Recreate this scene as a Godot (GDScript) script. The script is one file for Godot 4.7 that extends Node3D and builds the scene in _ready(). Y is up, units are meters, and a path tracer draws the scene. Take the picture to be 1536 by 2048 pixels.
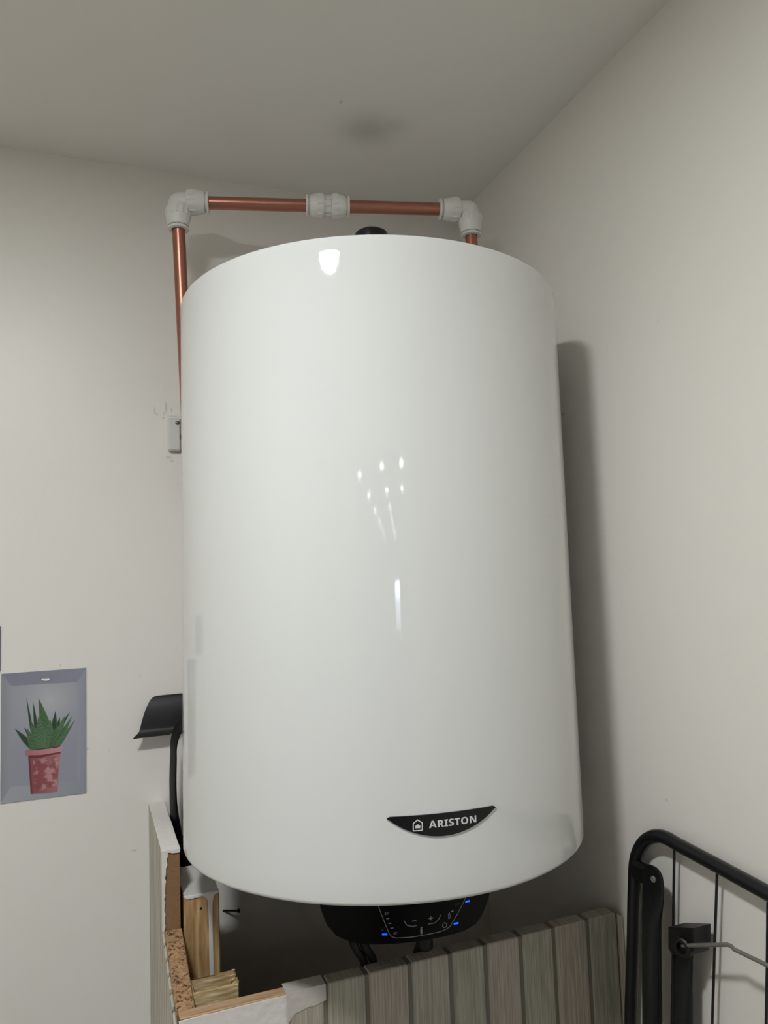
extends Node3D
# A white electric water heater in the corner of a small utility room, lit by one flush ceiling light;
# through the doorway behind the camera lies a long hall with a grid of the same lights.

var used_names := {}
const CEILING_Y := 2.158

# ------------------------------------------------------------------ naming and tagging
func numbered(called: String) -> String:
	if not used_names.has(called):
		used_names[called] = 0
		return called
	used_names[called] += 1
	return "%s_%03d" % [called, used_names[called]]

func tag(o: Node, label: String, category: String, group := "") -> Node:
	o.set_meta("label", label)
	o.set_meta("category", category)
	if group != "":
		o.set_meta("group", group)
	return o

func thing(called: String, label: String, category: String, at := Vector3.ZERO, group := "") -> Node3D:
	var o := Node3D.new()
	o.name = numbered(called)
	add_child(o)
	o.position = at
	tag(o, label, category, group)
	return o

func obj(called: String, st: SurfaceTool, mat: Material, parent: Node = null) -> MeshInstance3D:
	var m := MeshInstance3D.new()
	m.mesh = st.commit()
	m.material_override = mat
	m.name = numbered(called) if parent == null else called
	m.cast_shadow = GeometryInstance3D.SHADOW_CASTING_SETTING_ON
	(self if parent == null else parent).add_child(m, true)
	return m

func struct(called: String, st: SurfaceTool, mat: Material) -> MeshInstance3D:
	var m := obj(called, st, mat)
	m.set_meta("kind", "structure")
	return m

# ------------------------------------------------------------------ shapes
func mb() -> SurfaceTool:
	var st := SurfaceTool.new()
	st.begin(Mesh.PRIMITIVE_TRIANGLES)
	return st

func vert(st: SurfaceTool, p: Vector3, n: Vector3, uv := Vector2.ZERO) -> void:
	st.set_normal(n)
	st.set_uv(uv)
	st.add_vertex(p)

func tri(st: SurfaceTool, a: Vector3, b: Vector3, c: Vector3, hint: Vector3) -> void:
	var n := (b - a).cross(c - a)
	if n.length_squared() < 1e-20:
		return
	n = n.normalized()
	if n.dot(hint) < 0.0:
		n = -n
		var k := b
		b = c
		c = k
	vert(st, a, n)
	vert(st, c, n)
	vert(st, b, n)

func quad(st: SurfaceTool, a: Vector3, b: Vector3, c: Vector3, d: Vector3, hint: Vector3) -> void:
	tri(st, a, b, c, hint)
	tri(st, a, c, d, hint)

func smooth(st: SurfaceTool, p: Array, n: Array) -> void:
	for t in [[0, 1, 2], [0, 2, 3]]:
		var a: Vector3 = p[t[0]]
		var b: Vector3 = p[t[1]]
		var c: Vector3 = p[t[2]]
		var f := (b - a).cross(c - a)
		if f.length_squared() < 1e-22:
			continue
		var h: Vector3 = n[t[0]] + n[t[1]] + n[t[2]]
		var order := [0, 2, 1] if f.dot(h) > 0.0 else [0, 1, 2]
		for k in order:
			vert(st, p[t[k]], n[t[k]])

# profile points are (radius, height) round the transform's y axis; corners sharper than about 35 degrees stay sharp
func lathe(st: SurfaceTool, prof: Array, xf := Transform3D(), seg := 32) -> void:
	var m := prof.size()
	var sn := []
	for i in m - 1:
		var d: Vector2 = prof[i + 1] - prof[i]
		sn.append(Vector2(d.y, -d.x).normalized())
	for i in m - 1:
		var n0: Vector2 = sn[i]
		var n1: Vector2 = sn[i]
		if i > 0 and n0.dot(sn[i - 1]) > 0.8:
			n0 = (n0 + sn[i - 1]).normalized()
		if i < m - 2 and n1.dot(sn[i + 1]) > 0.8:
			n1 = (n1 + sn[i + 1]).normalized()
		var a: Vector2 = prof[i]
		var b: Vector2 = prof[i + 1]
		for j in seg:
			var u := TAU * j / seg
			var v := TAU * (j + 1) / seg
			var du := Vector3(cos(u), 0, sin(u))
			var dv := Vector3(cos(v), 0, sin(v))
			var up := Vector3.UP
			smooth(st, [xf * (du * a.x + up * a.y), xf * (du * b.x + up * b.y), xf * (dv * b.x + up * b.y), xf * (dv * a.x + up * a.y)],
				[xf.basis * (du * n0.x + up * n0.y), xf.basis * (du * n1.x + up * n1.y), xf.basis * (dv * n1.x + up * n1.y), xf.basis * (dv * n0.x + up * n0.y)])

# a transform at p whose y axis points along d
func along(p: Vector3, d: Vector3) -> Transform3D:
	var y := d.normalized()
	var x := y.cross(Vector3(0, 0, 1) if absf(y.z) < 0.9 else Vector3(1, 0, 0)).normalized()
	return Transform3D(Basis(x, y, x.cross(y)), p)

func spline(pts: Array, n := 6) -> Array:
	var out := []
	for i in pts.size() - 1:
		var p0: Vector3 = pts[maxi(i - 1, 0)]
		var p1: Vector3 = pts[i]
		var p2: Vector3 = pts[i + 1]
		var p3: Vector3 = pts[mini(i + 2, pts.size() - 1)]
		for k in n:
			out.append(p1.cubic_interpolate(p2, p0, p3, float(k) / n))
	out.append(pts[-1])
	return out

# sweeps an ellipse (ra across "side", rb the other way) along the points
func tube(st: SurfaceTool, pts: Array, ra: float, seg := 12, rb := -1.0, side := Vector3.ZERO, radii := []) -> void:
	if rb < 0.0:
		rb = ra
	var rings := []
	var norms := []
	var u := Vector3.ZERO
	var count := pts.size()
	for i in count:
		var t: Vector3 = (pts[mini(i + 1, count - 1)] - pts[maxi(i - 1, 0)]).normalized()
		if i == 0:
			u = side if side != Vector3.ZERO else (Vector3(0, 0, 1) if absf(t.z) < 0.9 else Vector3(1, 0, 0))
		u = (u - t * u.dot(t)).normalized()
		var w := t.cross(u)
		if not radii.is_empty():
			var f := float(i) / (count - 1) * (radii.size() - 1)
			var q: Vector2 = (radii[int(f)] as Vector2).lerp(radii[mini(int(f) + 1, radii.size() - 1)], f - int(f))
			ra = q.x
			rb = q.y
		var ring := []
		var nn := []
		for j in seg:
			var a := TAU * j / seg
			ring.append(pts[i] + u * cos(a) * ra + w * sin(a) * rb)
			nn.append((u * cos(a) * rb + w * sin(a) * ra).normalized())
		rings.append(ring)
		norms.append(nn)
	for i in count - 1:
		for j in seg:
			var k := (j + 1) % seg
			smooth(st, [rings[i][j], rings[i + 1][j], rings[i + 1][k], rings[i][k]], [norms[i][j], norms[i + 1][j], norms[i + 1][k], norms[i][k]])
	for e in [0, count - 1]:
		var out: Vector3 = (pts[0] - pts[1]) if e == 0 else (pts[-1] - pts[-2])
		for j in seg:
			tri(st, pts[e], rings[e][j], rings[e][(j + 1) % seg], out)

# a box between two corners, its edges chamfered by b
func box(st: SurfaceTool, lo: Vector3, hi: Vector3, b := 0.0, xf := Transform3D()) -> void:
	var c := (lo + hi) / 2.0
	var h := (hi - lo) / 2.0
	b = minf(b, minf(h.x, minf(h.y, h.z)) * 0.9)
	var at := func(sx: int, sy: int, sz: int, ax: int) -> Vector3:
		var k := Vector3(h.x - b, h.y - b, h.z - b)
		k[ax] = h[ax]
		return xf * (c + Vector3(k.x * sx, k.y * sy, k.z * sz))
	for ax in 3:
		for s in [-1, 1]:
			var p := []
			for q in [[-1, -1], [1, -1], [1, 1], [-1, 1]]:
				var sg := [0, 0, 0]
				sg[ax] = s
				sg[(ax + 1) % 3] = q[0]
				sg[(ax + 2) % 3] = q[1]
				p.append(at.call(sg[0], sg[1], sg[2], ax))
			var hint := Vector3.ZERO
			hint[ax] = s
			quad(st, p[0], p[1], p[2], p[3], xf.basis * hint)
	if b <= 0.0:
		return
	for ax in 3:
		var a1 := (ax + 1) % 3
		var a2 := (ax + 2) % 3
		for s1 in [-1, 1]:
			for s2 in [-1, 1]:
				var lo_s := [0, 0, 0]
				lo_s[a1] = s1
				lo_s[a2] = s2
				var hi_s := lo_s.duplicate()
				lo_s[ax] = -1
				hi_s[ax] = 1
				var hint := Vector3.ZERO
				hint[a1] = s1
				hint[a2] = s2
				quad(st, at.call(lo_s[0], lo_s[1], lo_s[2], a1), at.call(hi_s[0], hi_s[1], hi_s[2], a1), at.call(hi_s[0], hi_s[1], hi_s[2], a2), at.call(lo_s[0], lo_s[1], lo_s[2], a2), xf.basis * hint)
	for sx in [-1, 1]:
		for sy in [-1, 1]:
			for sz in [-1, 1]:
				tri(st, at.call(sx, sy, sz, 0), at.call(sx, sy, sz, 1), at.call(sx, sy, sz, 2), xf.basis * Vector3(sx, sy, sz))

# a polygon drawn in the plane of axes (au, av), extruded from d0 to d1 along the third axis, both ends inset by b
func prism(st: SurfaceTool, poly: PackedVector2Array, au: Vector3, av: Vector3, aw: Vector3, d0: float, d1: float, b := 0.0) -> void:
	var n := poly.size()
	var area := 0.0
	for i in n:
		area += poly[i].cross(poly[(i + 1) % n])
	var sgn := 1.0 if area > 0.0 else -1.0
	var inset := PackedVector2Array()
	for i in n:
		var e0 := (poly[i] - poly[(i + n - 1) % n]).normalized()
		var e1 := (poly[(i + 1) % n] - poly[i]).normalized()
		var n0 := Vector2(e0.y, -e0.x) * sgn
		var n1 := Vector2(e1.y, -e1.x) * sgn
		var m := (n0 + n1) / maxf(0.4, 1.0 + n0.dot(n1))
		inset.append(poly[i] - m * b)
	var levels := [[inset, d0], [poly, d0 + b], [poly, d1 - b], [inset, d1]] if b > 0.0 else [[poly, d0], [poly, d1]]
	for k in levels.size() - 1:
		for i in n:
			var j := (i + 1) % n
			var e := poly[j] - poly[i]
			var nn := Vector2(e.y, -e.x) * sgn
			var hint := (au * nn.x + av * nn.y).normalized() + aw * ((-1.0 if k == 0 else 1.0) * (0.5 if b > 0.0 and k != 1 else 0.0))
			var p0: PackedVector2Array = levels[k][0]
			var p1: PackedVector2Array = levels[k + 1][0]
			quad(st, au * p0[i].x + av * p0[i].y + aw * levels[k][1], au * p0[j].x + av * p0[j].y + aw * levels[k][1],
				au * p1[j].x + av * p1[j].y + aw * levels[k + 1][1], au * p1[i].x + av * p1[i].y + aw * levels[k + 1][1], hint)
	var ids := Geometry2D.triangulate_polygon(poly)
	for e in 2:
		var q: PackedVector2Array = levels[0][0] if e == 0 else levels[-1][0]
		var d: float = levels[0][1] if e == 0 else levels[-1][1]
		for t in range(0, ids.size(), 3):
			tri(st, au * q[ids[t]].x + av * q[ids[t]].y + aw * d, au * q[ids[t + 1]].x + av * q[ids[t + 1]].y + aw * d, au * q[ids[t + 2]].x + av * q[ids[t + 2]].y + aw * d, aw * (-1.0 if e == 0 else 1.0))

# a slab bent round the y axis: columns are [degrees, bottom, top], between radii r0 and r1
func bent(st: SurfaceTool, cols: Array, r0: float, r1: float) -> void:
	var on := func(c: Array, y: int, r: float) -> Vector3:
		var a := deg_to_rad(c[0])
		return Vector3(sin(a) * r, c[y], cos(a) * r)
	for i in cols.size() - 1:
		var a: Array = cols[i]
		var b: Array = cols[i + 1]
		var na := Vector3(sin(deg_to_rad(a[0])), 0, cos(deg_to_rad(a[0])))
		var nb := Vector3(sin(deg_to_rad(b[0])), 0, cos(deg_to_rad(b[0])))
		smooth(st, [on.call(a, 1, r1), on.call(b, 1, r1), on.call(b, 2, r1), on.call(a, 2, r1)], [na, nb, nb, na])
		smooth(st, [on.call(a, 1, r0), on.call(b, 1, r0), on.call(b, 2, r0), on.call(a, 2, r0)], [-na, -nb, -nb, -na])
		quad(st, on.call(a, 1, r0), on.call(b, 1, r0), on.call(b, 1, r1), on.call(a, 1, r1), Vector3.DOWN)
		quad(st, on.call(a, 2, r0), on.call(b, 2, r0), on.call(b, 2, r1), on.call(a, 2, r1), Vector3.UP)
	for e in [0, cols.size() - 1]:
		var c: Array = cols[e]
		var side := Vector3(cos(deg_to_rad(c[0])), 0, -sin(deg_to_rad(c[0]))) * (-1.0 if e == 0 else 1.0)
		quad(st, on.call(c, 1, r0), on.call(c, 2, r0), on.call(c, 2, r1), on.call(c, 1, r1), side)

# a printed line of width w on the cylinder of radius r; points are (degrees, height)
func stroke(st: SurfaceTool, pts: Array, w: float, r: float) -> void:
	var fine := []
	for i in pts.size() - 1:
		var a: Vector2 = pts[i]
		var b: Vector2 = pts[i + 1]
		var n := maxi(1, int(absf(b.x - a.x) / 2.0) + 1)
		for k in n:
			fine.append(a.lerp(b, float(k) / n))
	fine.append(pts[-1])
	var on := func(q: Vector2) -> Vector3:
		return Vector3(sin(q.x / r) * r, q.y, cos(q.x / r) * r)
	for i in fine.size() - 1:
		var a := Vector2(deg_to_rad(fine[i].x) * r, fine[i].y)
		var b := Vector2(deg_to_rad(fine[i + 1].x) * r, fine[i + 1].y)
		var t := (b - a).normalized() * w / 2.0
		var s := Vector2(-t.y, t.x)
		a -= t * 0.6
		b += t * 0.6
		var out: Vector3 = on.call((a + b) / 2.0)
		out.y = 0.0
		quad(st, on.call(a + s), on.call(b + s), on.call(b - s), on.call(a - s), out)

# raised lettering, `wide` metres by `tall` metres, bent round the y axis at `deg` degrees and height y
func lettering(words: String, wide: float, tall: float, deg: float, y: float, r: float, heavy := true) -> SurfaceTool:
	var f := SystemFont.new()
	f.font_names = PackedStringArray(["Droid Sans"])
	f.font_weight = 700 if heavy else 400
	var tm := TextMesh.new()
	tm.text = words
	tm.font = f
	tm.font_size = 96
	tm.pixel_size = 0.001
	tm.depth = 0.01
	tm.curve_step = 1.0
	var arr := tm.get_mesh_arrays()
	var vs: PackedVector3Array = arr[Mesh.ARRAY_VERTEX]
	var ix: PackedInt32Array = arr[Mesh.ARRAY_INDEX]
	var lo := vs[0]
	var hi := vs[0]
	for v in vs:
		lo = lo.min(v)
		hi = hi.max(v)
	var st := mb()
	var on := []
	for v in vs:
		var a := deg_to_rad(deg) + ((v.x - lo.x) / (hi.x - lo.x) - 0.5) * wide / r
		var rr := r + (v.z - lo.z) / maxf(hi.z - lo.z, 1e-6) * 0.0003
		on.append(Vector3(sin(a) * rr, y + ((v.y - lo.y) / (hi.y - lo.y) - 0.5) * tall, cos(a) * rr))
	for t in range(0, ix.size(), 3):
		var a: Vector3 = on[ix[t]]
		var b: Vector3 = on[ix[t + 1]]
		var c: Vector3 = on[ix[t + 2]]
		tri(st, a, b, c, (c - a).cross(b - a))
	return st

# ------------------------------------------------------------------ materials
func paint(c: Color, rough := 0.5, metal := 0.0, spec := 0.5) -> StandardMaterial3D:
	var m := StandardMaterial3D.new()
	m.albedo_color = c
	m.roughness = rough
	m.metallic = metal
	m.metallic_specular = spec
	return m

func noise_image(size: int, freq: float, seed_: int, octaves := 3) -> ImageTexture:
	var n := FastNoiseLite.new()
	n.seed = seed_
	n.frequency = freq
	n.fractal_octaves = octaves
	var im := n.get_seamless_image(size, size)
	im.convert(Image.FORMAT_RGB8)
	return ImageTexture.create_from_image(im)

# relief of `mm` millimetres from a noise picture that repeats every `tile` metres
func relief(m: StandardMaterial3D, tex: Texture2D, tile: float, mm: float) -> StandardMaterial3D:
	m.heightmap_enabled = true
	m.heightmap_texture = tex
	m.heightmap_scale = mm * 0.1
	m.uv1_triplanar = true
	m.uv1_world_triplanar = true
	m.uv1_scale = Vector3.ONE / tile
	return m

# streaks along the picture's v axis (or u with `lying`) between two colours
func streaks(c0: Color, c1: Color, seed_: int, across: float, length: float, lying := false, power := 1.0) -> ImageTexture:
	var n := FastNoiseLite.new()
	n.seed = seed_
	n.frequency = 1.0
	n.fractal_octaves = 3
	var size := 384
	var im := Image.create(size, size, false, Image.FORMAT_RGB8)
	for y in size:
		for x in size:
			# a ring of noise makes the picture repeat without a seam
			var u := float(y if lying else x) / size
			var v := float(x if lying else y) / size
			var k := n.get_noise_3d(cos(u * TAU) * across / TAU, sin(u * TAU) * across / TAU, length * absf(v * 2.0 - 1.0))
			k = pow(clampf(k * 0.9 + 0.5, 0.0, 1.0), power)
			im.set_pixel(x, y, c0.lerp(c1, k))
	return ImageTexture.create_from_image(im)

func grained(tex: Texture2D, tile: float, tint := Color.WHITE, rough := 0.6, shift := Vector3.ZERO) -> StandardMaterial3D:
	var m := paint(tint, rough)
	m.albedo_texture = tex
	m.uv1_triplanar = true
	m.uv1_scale = Vector3.ONE / tile
	m.uv1_offset = shift
	m.uv1_triplanar_sharpness = 8.0
	return m

# soft marks on a wall: each [u, v, radius u, radius v, colour, strength], u and v in 0..1 over the whole wall
func marks(w: int, h: int, list: Array) -> ImageTexture:
	var im := Image.create(w, h, false, Image.FORMAT_RGBA8)
	im.fill(Color(0.5, 0.5, 0.5, 0.0))
	for k in list:
		var c := Vector2(k[0] * w, k[1] * h)
		var r := Vector2(k[2] * w, k[3] * h)
		for y in range(maxi(0, int(c.y - r.y * 2.0)), mini(h, int(c.y + r.y * 2.0) + 2)):
			for x in range(maxi(0, int(c.x - r.x * 2.0)), mini(w, int(c.x + r.x * 2.0) + 2)):
				var d := Vector2((x + 0.5 - c.x) / r.x, (y + 0.5 - c.y) / r.y).length_squared()
				var a: float = k[5] * exp(-d * 1.6)
				var old := im.get_pixel(x, y)
				if a > 0.004 and a > old.a:
					var col: Color = k[4]
					col.a = a
					im.set_pixel(x, y, col)
	return ImageTexture.create_from_image(im)

func with_marks(m: StandardMaterial3D, tex: Texture2D) -> StandardMaterial3D:
	m.detail_enabled = true
	m.detail_albedo = tex
	m.detail_uv_layer = BaseMaterial3D.DETAIL_UV_2
	m.detail_blend_mode = BaseMaterial3D.BLEND_MODE_MIX
	return m

# a wall slab whose second UV runs over the rectangle `lo`..`hi` of the axes au, av (v downwards)
func slab(lo: Vector3, hi: Vector3, au: int, av: int) -> SurfaceTool:
	var plain := mb()
	box(plain, lo, hi)
	var arr := plain.commit_to_arrays()
	var st := mb()
	var vs: PackedVector3Array = arr[Mesh.ARRAY_VERTEX]
	var ns: PackedVector3Array = arr[Mesh.ARRAY_NORMAL]
	for i in vs.size():
		st.set_normal(ns[i])
		st.set_uv(Vector2.ZERO)
		st.set_uv2(Vector2((vs[i][au] - lo[au]) / (hi[au] - lo[au]), 1.0 - (vs[i][av] - lo[av]) / (hi[av] - lo[av])))
		st.add_vertex(vs[i])
	return st

# ------------------------------------------------------------------ the scene
func _ready() -> void:
	var cam := Camera3D.new()
	cam.name = "camera"
	cam.position = Vector3(-0.58038, 1.55, 1.09957)
	cam.rotation = Vector3(0.088275, -0.370397, -0.036696)
	cam.fov = 68.30
	cam.near = 0.02
	cam.far = 60.0
	add_child(cam)
	cam.current = true

	var we := WorldEnvironment.new()
	we.name = "world_environment"
	var env := Environment.new()
	env.background_mode = Environment.BG_SKY
	var sky := Sky.new()
	var sm := ProceduralSkyMaterial.new()
	sm.sky_top_color = Color(0.5, 0.6, 0.8)
	sm.sky_horizon_color = Color(0.75, 0.8, 0.92)
	sm.ground_bottom_color = Color(0.35, 0.36, 0.38)
	sm.ground_horizon_color = Color(0.6, 0.64, 0.72)
	sm.sky_energy_multiplier = 6.0
	sm.ground_energy_multiplier = 4.0
	sky.sky_material = sm
	env.sky = sky
	env.tonemap_mode = Environment.TONE_MAPPER_LINEAR
	env.tonemap_exposure = 1.0
	env.sdfgi_enabled = true
	env.ssao_enabled = true
	env.ssil_enabled = true
	we.environment = env
	add_child(we)

	make_lights()
	make_room()
	make_heater()
	make_enclosure()
	make_airer()
	make_pipework()
	make_sticker()
	make_small_things()

# ------------------------------------------------------------------ lights
# a flush round downlight: white rim, glowing diffuser, and just under it the lamp itself,
# three square panels turned against each other, near enough a disc
func ceiling_light(called: String, label: String, at: Vector3, energy: float, r: float, group := "") -> void:
	var t := thing(called, label, "ceiling light", at, group)
	var rim := mb()
	lathe(rim, [Vector2(0.0, 0.0), Vector2(r + 0.014, 0.0), Vector2(r + 0.014, -0.006), Vector2(r + 0.011, -0.010), Vector2(r + 0.004, -0.011), Vector2(r + 0.001, -0.009), Vector2(0.0, -0.009)], Transform3D(), 40)
	obj("rim", rim, light_rim_mat, t)
	var dif := mb()
	lathe(dif, [Vector2(0.0, -0.0091), Vector2(r, -0.0091), Vector2(r, -0.0100), Vector2(0.0, -0.0106)], Transform3D(), 32)
	obj("diffuser", dif, light_glow_mat, t)
	for q in 3:
		var p := AreaLight3D.new()
		p.name = "lamp"
		p.area_size = Vector2(1.66, 1.66) * r
		p.light_color = Color(0.985, 1.0, 1.0)
		p.light_energy = energy / 3.0
		p.shadow_enabled = true
		p.rotation = Vector3(-PI / 2.0, 0, 0)
		p.rotate_y(deg_to_rad(-16.0 + 30.0 * q))
		p.position = Vector3(0, -0.0115 - 0.0004 * q, 0)
		p.set("area_range", 15.0)
		t.add_child(p, true)

var light_rim_mat: StandardMaterial3D
var light_glow_mat: StandardMaterial3D

func make_lights() -> void:
	light_rim_mat = paint(Color(0.93, 0.93, 0.92), 0.4)
	light_glow_mat = paint(Color(0.95, 0.95, 0.95), 0.5)
	light_glow_mat.emission_enabled = true
	light_glow_mat.emission = Color(0.985, 1.0, 1.0)
	light_glow_mat.emission_energy_multiplier = 3.0
	ceiling_light("ceiling_light", "round white ceiling light of the small room, the big glint near the heater's top", Vector3(-0.785, CEILING_Y, 0.905), 0.86, 0.064)
	for c in 3:
		for r in (2 if c == 2 else 6):
			var x: float = [-1.81, -1.12, -0.56][c] - 0.088 * r
			ceiling_light("ceiling_light", "hall ceiling light, mirrored on the heater as glint, %s column, %s from the top" % [["left", "middle", "right"][c], ["first", "second", "third", "fourth", "fifth", "sixth"][r]], Vector3(x, CEILING_Y, 3.2 + 0.05 * c + 0.88 * r), 0.10, 0.062, "ceiling lights in the hall")

# ------------------------------------------------------------------ room
func make_room() -> void:
	var rough_noise := noise_image(512, 0.02, 11, 4)
	var h := CEILING_Y
	# marks on the back wall round the old bracket: filler smears, pencil ticks
	var bx := func(x: float) -> float: return (x + 1.5) / 1.5
	var by := func(y: float) -> float: return 1.0 - y / 2.158
	var lw := []
	var grey := Color(0.42, 0.41, 0.39)
	for k in [[-0.482, 1.83, 0.0012, 0.012, 0.3], [-0.4815, 1.806, 0.0016, 0.010, 0.4], [-0.4845, 1.796, 0.0012, 0.005, 0.35], [-0.485, 1.79, 0.002, 0.002, 0.5], [-0.497, 1.80, 0.0014, 0.006, 0.28], [-0.4945, 1.795, 0.002, 0.002, 0.3],
		[-0.474, 1.802, 0.0015, 0.004, 0.35], [-0.479, 1.733, 0.007, 0.003, 0.22], [-0.474, 1.728, 0.003, 0.002, 0.3], [-0.472, 1.793, 0.008, 0.0012, 0.35],
		[-0.529, 1.201, 0.004, 0.0012, 0.35], [-0.62, 1.452, 0.0012, 0.0022, 0.4], [-0.587, 1.34, 0.002, 0.001, 0.5], [-0.56, 1.335, 0.0012, 0.0012, 0.25], [-0.52, 1.43, 0.001, 0.004, 0.18], [-0.51, 1.36, 0.001, 0.002, 0.2]]:
		lw.append([bx.call(k[0]), by.call(k[1]), k[2] / 1.5, k[3] / 2.158, grey, k[4]])
	for k in [[-0.484, 1.76, 0.003, 0.05, 0.5], [-0.482, 1.83, 0.006, 0.02, 0.25]]:
		lw.append([bx.call(k[0]), by.call(k[1]), k[2] / 1.5, k[3] / 2.158, Color(0.93, 0.92, 0.89), k[4]])
	var wall_c := Color(0.945, 0.93, 0.902)
	var back_m := with_marks(relief(paint(wall_c, 0.42, 0.0, 0.5), rough_noise, 0.12, 0.10), marks(1500, 2000, lw))
	struct("wall_back", slab(Vector3(-1.5, 0, -0.1), Vector3(0, h, 0), 0, 1), back_m)
	var rz := func(z: float) -> float: return z / 1.9
	var rw := []
	for k in [[0.352, 1.758, 0.002, 0.0012, 0.7], [0.348, 1.60, 0.0012, 0.003, 0.35], [0.4935, 1.3, 0.002, 0.0012, 0.4], [0.53, 1.82, 0.001, 0.001, 0.3], [0.46, 1.55, 0.001, 0.001, 0.3]]:
		rw.append([rz.call(k[0]), by.call(k[1]), k[2] / 1.9, k[3] / 2.158, grey, k[4]])
	var right_m := with_marks(relief(paint(wall_c, 0.5, 0.0, 0.45), rough_noise, 0.12, 0.10), marks(1600, 1800, rw))
	struct("wall_right", slab(Vector3(0, 0, -0.1), Vector3(0.1, h, 1.9), 2, 1), right_m)
	var wall_m := relief(paint(wall_c, 0.5, 0.0, 0.45), rough_noise, 0.12, 0.10)
	var st := mb()
	box(st, Vector3(-1.6, 0, -0.1), Vector3(-1.5, h, 1.9))
	struct("wall_left", st, wall_m)
	# the wall behind the camera, with the doorway to the hall
	st = mb()
	box(st, Vector3(-3.1, 0, 1.9), Vector3(-1.25, h, 2.0))
	box(st, Vector3(-0.38, 0, 1.9), Vector3(0.7, h, 2.0))
	box(st, Vector3(-1.25, 1.98, 1.9), Vector3(-0.38, h, 2.0))
	struct("wall_front", st, wall_m)
	st = mb()
	box(st, Vector3(-1.25, 0, 1.89), Vector3(-1.22, 1.98, 2.01), 0.002)
	box(st, Vector3(-0.41, 0, 1.89), Vector3(-0.38, 1.98, 2.01), 0.002)
	box(st, Vector3(-1.25, 1.96, 1.89), Vector3(-0.38, 1.98, 2.01), 0.002)
	struct("trim_1", st, paint(Color(0.9, 0.9, 0.88), 0.35))
	# ceiling, with a faint sooty smudge above the heater and a small nick beside it
	var cl := [[(-0.229 + 1.5) / 1.5, 1.0 - 0.19 / 1.9, 0.045 / 1.5, 0.042 / 1.9, Color(0.36, 0.34, 0.3), 0.32], [(-0.205 + 1.5) / 1.5, 1.0 - 0.205 / 1.9, 0.03 / 1.5, 0.03 / 1.9, Color(0.36, 0.34, 0.3), 0.2],
		[(-0.283 + 1.5) / 1.5, 1.0 - 0.235 / 1.9, 0.002 / 1.5, 0.004 / 1.9, Color(0.3, 0.29, 0.27), 0.4]]
	var ceil_m := with_marks(relief(paint(Color(0.965, 0.955, 0.935), 0.75, 0.0, 0.3), rough_noise, 0.15, 0.12), marks(1024, 1024, cl))
	struct("ceiling", slab(Vector3(-1.5, h, 0), Vector3(0, h + 0.1, 1.9), 0, 2), ceil_m)
	var floor_m := grained(streaks(Color(0.50, 0.46, 0.42), Color(0.62, 0.58, 0.53), 5, 30.0, 2.0), 0.6, Color.WHITE, 0.4)
	st = mb()
	box(st, Vector3(-3.1, -0.1, -0.1), Vector3(0.7, 0, 9.6))
	struct("floor", st, floor_m)
	# the hall beyond the doorway
	st = mb()
	box(st, Vector3(-3.1, 0, 2.0), Vector3(-3.0, h, 9.6))
	struct("wall_hall_left", st, wall_m)
	st = mb()
	box(st, Vector3(0.6, 0, 2.0), Vector3(0.7, h, 9.6))
	struct("wall_hall_right", st, wall_m)
	st = mb()
	box(st, Vector3(-3.0, 0, 9.5), Vector3(-2.05, h, 9.6))
	box(st, Vector3(-1.60, 0, 9.5), Vector3(0.6, h, 9.6))
	box(st, Vector3(-2.05, 0, 9.5), Vector3(-1.60, 1.05, 9.6))
	box(st, Vector3(-2.05, 1.70, 9.5), Vector3(-1.60, h, 9.6))
	struct("wall_hall_back", st, wall_m)
	var win := mb()
	for x in [-2.05, -1.84, -1.63]:
		box(win, Vector3(x, 1.05, 9.53), Vector3(x + 0.03, 1.70, 9.57), 0.003)
	for y in [1.05, 1.67]:
		box(win, Vector3(-2.05, y, 9.53), Vector3(-1.60, y + 0.03, 9.57), 0.003)
	var wf := struct("window_1", win, paint(Color(0.9, 0.9, 0.9), 0.35))
	var pane := mb()
	box(pane, Vector3(-2.03, 1.07, 9.548), Vector3(-1.62, 1.68, 9.552))
	var glass := paint(Color(0.95, 0.97, 1.0, 0.06), 0.0)
	glass.transparency = BaseMaterial3D.TRANSPARENCY_ALPHA
	obj("pane", pane, glass, wf)
	st = mb()
	box(st, Vector3(-3.1, h, 1.9), Vector3(0.7, h + 0.1, 9.6))
	struct("ceiling_hall", st, paint(Color(0.90, 0.89, 0.86), 0.8))

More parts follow.
